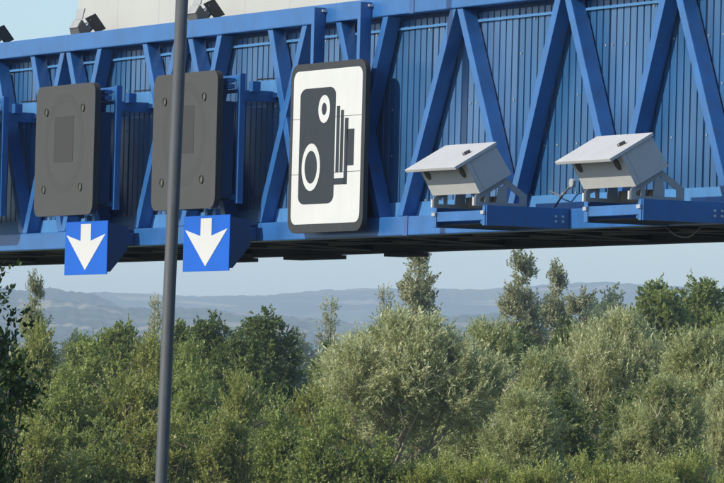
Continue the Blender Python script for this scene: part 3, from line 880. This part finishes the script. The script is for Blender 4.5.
def plant(kind, px, ytop, d, hw, name, label, cat='tree', group=None, rot=None, dy=0.0):
    """tree whose top reaches the pixel row ytop at forward distance d; hw is its half width in pixels"""
    T = TREES[kind]
    if d < 300 and kind != 'dark': d *= 1.6
    top = at(px, ytop, d)
    sz = top.z / T['H']; sxy = (hw * d / FPX) / T['R']
    o = empty(name, (top.x, top.y, 0), rnd.random() * 6.28 if rot is None else rot)
    o.scale = (sxy, sxy, sz)
    tag(o, label, cat, group)
    for nm, me in (('trunk', T['trunk']), ('crown', T['crown'])):
        c = bpy.data.objects.new(nm, me); COL.objects.link(c); c.parent = o
    return o

G1 = 'poplars above the thicket'; G2 = 'silvery willows'; G3 = 'dark rounded trees in the thicket'; G4 = 'olive green bushes'; G5 = 'yellow green front bushes'; G6 = 'distant trees'
# far and distant
for i, (px, yt, d, hw) in enumerate(((612, 294, 800, 36), (590, 306, 850, 32), (275, 333, 900, 28), (300, 336, 1000, 28), (440, 334, 950, 30), (455, 338, 900, 30), (130, 330, 700, 34),
                                     (75, 336, 700, 34), (105, 338, 650, 34), (360, 338, 800, 26), (235, 336, 900, 30), (480, 332, 1000, 26), (640, 312, 900, 26))):
    plant('far', px, yt, d, hw, 'distant_tree', 'hazy blue-green tree on the low ground beyond the thicket' if i else 'hazy rounded tree standing tall between poplars and green trees', 'tree', G6)
# poplars
plant('poplar', 418, 234, 185, 24, 'poplar_tree', 'tall pale poplar with its top hidden behind the gantry underside', 'tree', G1)
plant('poplar_thin', 385, 284, 183, 13, 'poplar_tree', 'small leaning leafy shoot beside the tallest poplar', 'tree', G1)
plant('poplar', 523, 247, 188, 23, 'poplar_tree', 'dense pale poplar, the taller of an adjoining pair', 'tree', G1)
plant('poplar', 557, 260, 192, 19, 'poplar_tree', 'narrow pale poplar, the shorter of an adjoining pair', 'tree', G1)
plant('poplar', 580, 288, 182, 22, 'poplar_tree', 'short poplar behind the willows next to the hazy tree', 'tree', G1)
plant('poplar_thin', 331, 296, 180, 15, 'poplar_tree', 'slender poplar rising alone against the blue hills', 'tree', G1)
plant('poplar', 36, 271, 150, 14, 'poplar_tree', 'narrow olive poplar below the arrow plate', 'tree', G1)
plant('poplar_thin', 156, 294, 170, 14, 'poplar_tree', 'thin poplar top just behind the lamp column', 'tree', G1)
# green rounded trees
plant('green', 658, 279, 175, 50, 'broadleaf_tree', 'green rounded tree next to the hazy tree beyond the willows', 'tree', G3)
plant('green', 704, 276, 178, 48, 'broadleaf_tree', 'green rounded tree with uneven top under the second camera', 'tree', G3)
plant('green', 730, 305, 165, 34, 'broadleaf_tree', 'lower green tree adjoining the pair of rounded green trees', 'tree', G3)
plant('alder', 268, 308, 150, 44, 'alder_tree', 'dark green rounded tree beside the slender poplar', 'tree', G3)
plant('alder', 212, 312, 152, 40, 'alder_tree', 'dark green rounded tree next to the lamp column', 'tree', G3)
plant('alder', 240, 330, 140, 40, 'alder_tree', 'dark low tree filling the gap between two taller dark trees', 'tree', G3)
plant('green', 180, 318, 155, 34, 'broadleaf_tree', 'mid green tree behind the lamp column', 'tree', G3)
plant('green', 120, 320, 150, 34, 'broadleaf_tree', 'mid green tree below the first arrow plate', 'tree', G3)
plant('green', 85, 334, 146, 30, 'broadleaf_tree', 'mid green low tree under the wooded hill', 'tree', G3)
plant('alder', 520, 326, 150, 40, 'alder_tree', 'dark green tree at the foot of the poplar pair', 'tree', G3)
plant('alder', 570, 318, 152, 38, 'alder_tree', 'dark green tree between the poplar pair and the willows', 'tree', G3)
plant('alder', 330, 342, 145, 34, 'alder_tree', 'low dark tree at the foot of the slender poplar', 'tree', G3)
plant('green', 375, 324, 150, 32, 'broadleaf_tree', 'mid green tree behind the silvery willow crown', 'tree', G3)
plant('alder', 560, 390, 112, 44, 'alder_tree', 'dark tree in shade below the willows', 'tree', G3)
plant('alder', 640, 385, 116, 50, 'alder_tree', 'dark hollow tree under the far willows', 'tree', G3)
plant('alder', 455, 372, 138, 48, 'alder_tree', 'dark tree under the willow branches', 'tree', G3)
# willows
plant('willow_a', 408, 322, 126, 104, 'willow_tree', 'big silvery willow with bare pale limbs showing through', 'tree', G2, 0.0)
plant('willow_b', 492, 322, 132, 56, 'willow_tree', 'silvery willow adjoining the big limbed one', 'tree', G2)
plant('willow_a', 618, 322, 132, 76, 'willow_tree', 'silvery green willow before the hazy tree', 'tree', G2)
plant('willow_b', 700, 330, 128, 62, 'willow_tree', 'silvery willow below the green rounded trees', 'tree', G2)
plant('willow_b', 545, 352, 124, 52, 'willow_tree', 'lower grey-green willow between the two broad ones', 'tree', G2)
plant('willow_b', 665, 378, 112, 52, 'willow_tree', 'grey-green willow growing in front of the broad ones', 'tree', G2)
plant('willow_a', 745, 380, 114, 50, 'willow_tree', 'outermost grey-green willow past the shaded hollow', 'tree', G2)
plant('willow_b', 530, 392, 110, 52, 'willow_tree', 'grey-green willow low beside the shaded hollow', 'tree', G2)
# olive bushes, two sorts
for i, (px, yt, d, hw) in enumerate(((40, 322, 126, 40), (95, 346, 120, 50), (150, 334, 124, 44), (190, 346, 118, 40), (20, 352, 112, 44), (65, 372, 108, 48), (130, 372, 108, 50), (200, 378, 106, 44),
                                     (310, 386, 112, 44), (255, 380, 110, 38), (335, 404, 110, 40))):
    if i % 2: plant('olive_b', px, yt, d, hw, 'green_bush', 'dense mid green bush among the olive bushes of the thicket', 'bush', 'green bushes')
    else: plant('olive', px, yt, d, hw, 'olive_bush', 'tall yellowish olive bush standing deep in the thicket', 'bush', G4)
for i, (px, yt, d, hw) in enumerate(((240, 372, 102, 30), (275, 400, 100, 40), (225, 412, 98, 40), (330, 415, 98, 44), (165, 418, 98, 44), (100, 420, 98, 44), (40, 418, 97, 44), (385, 438, 98, 40))):
    if i == 0: plant('olive', px, yt, d, hw, 'olive_bush', 'slim olive bush with upright shoots before the dark trees', 'bush', 'low front bushes')
    elif i % 2: plant('olive_b', px, yt, d, hw, 'green_bush', 'low mid green bush along the front of the thicket', 'bush', 'low front bushes')
    else: plant('olive', px, yt, d, hw, 'olive_bush', 'low yellowish olive bush along the front of the thicket', 'bush', 'low front bushes')
for (px, yt, d, hw) in ((430, 446, 98, 42), (490, 448, 96, 46), (545, 452, 95, 42), (600, 446, 96, 42), (650, 458, 95, 44), (690, 440, 97, 38), (730, 462, 95, 36)):
    plant('bright', px, yt, d, hw, 'yellow_green_bush', 'bright yellow-green bush along the foot of the willows', 'bush', G5)
# dark hedgerow tree on the near verge
plant('dark', -24, 240, 44, 74, 'hedgerow_tree', 'dark leafy tree on the near verge with twigs reaching over the view', 'tree', None, 0.6)
plant('dark', -16, 345, 43, 46, 'hedgerow_tree', 'dark low bush on the near verge below the dark leafy tree', 'bush', None, 2.6)

# ------------------------------------------------------------------ air
def haze():
    m, nt, out = new_mat('hazy_air')
    pv = nt.nodes.new('ShaderNodeVolumePrincipled')
    pv.inputs['Color'].default_value = (0.70, 0.84, 1.0, 1)
    pv.inputs['Density'].default_value = 0.00015
    pv.inputs['Anisotropy'].default_value = 0.1
    nt.links.new(pv.outputs[0], out.inputs['Volume'])
    mb = MB(); mb.box(-16000, 16000, -1300, 16000, -1, 270)
    o = mb.build('haze', m); tag(o, kind='stuff')
haze()
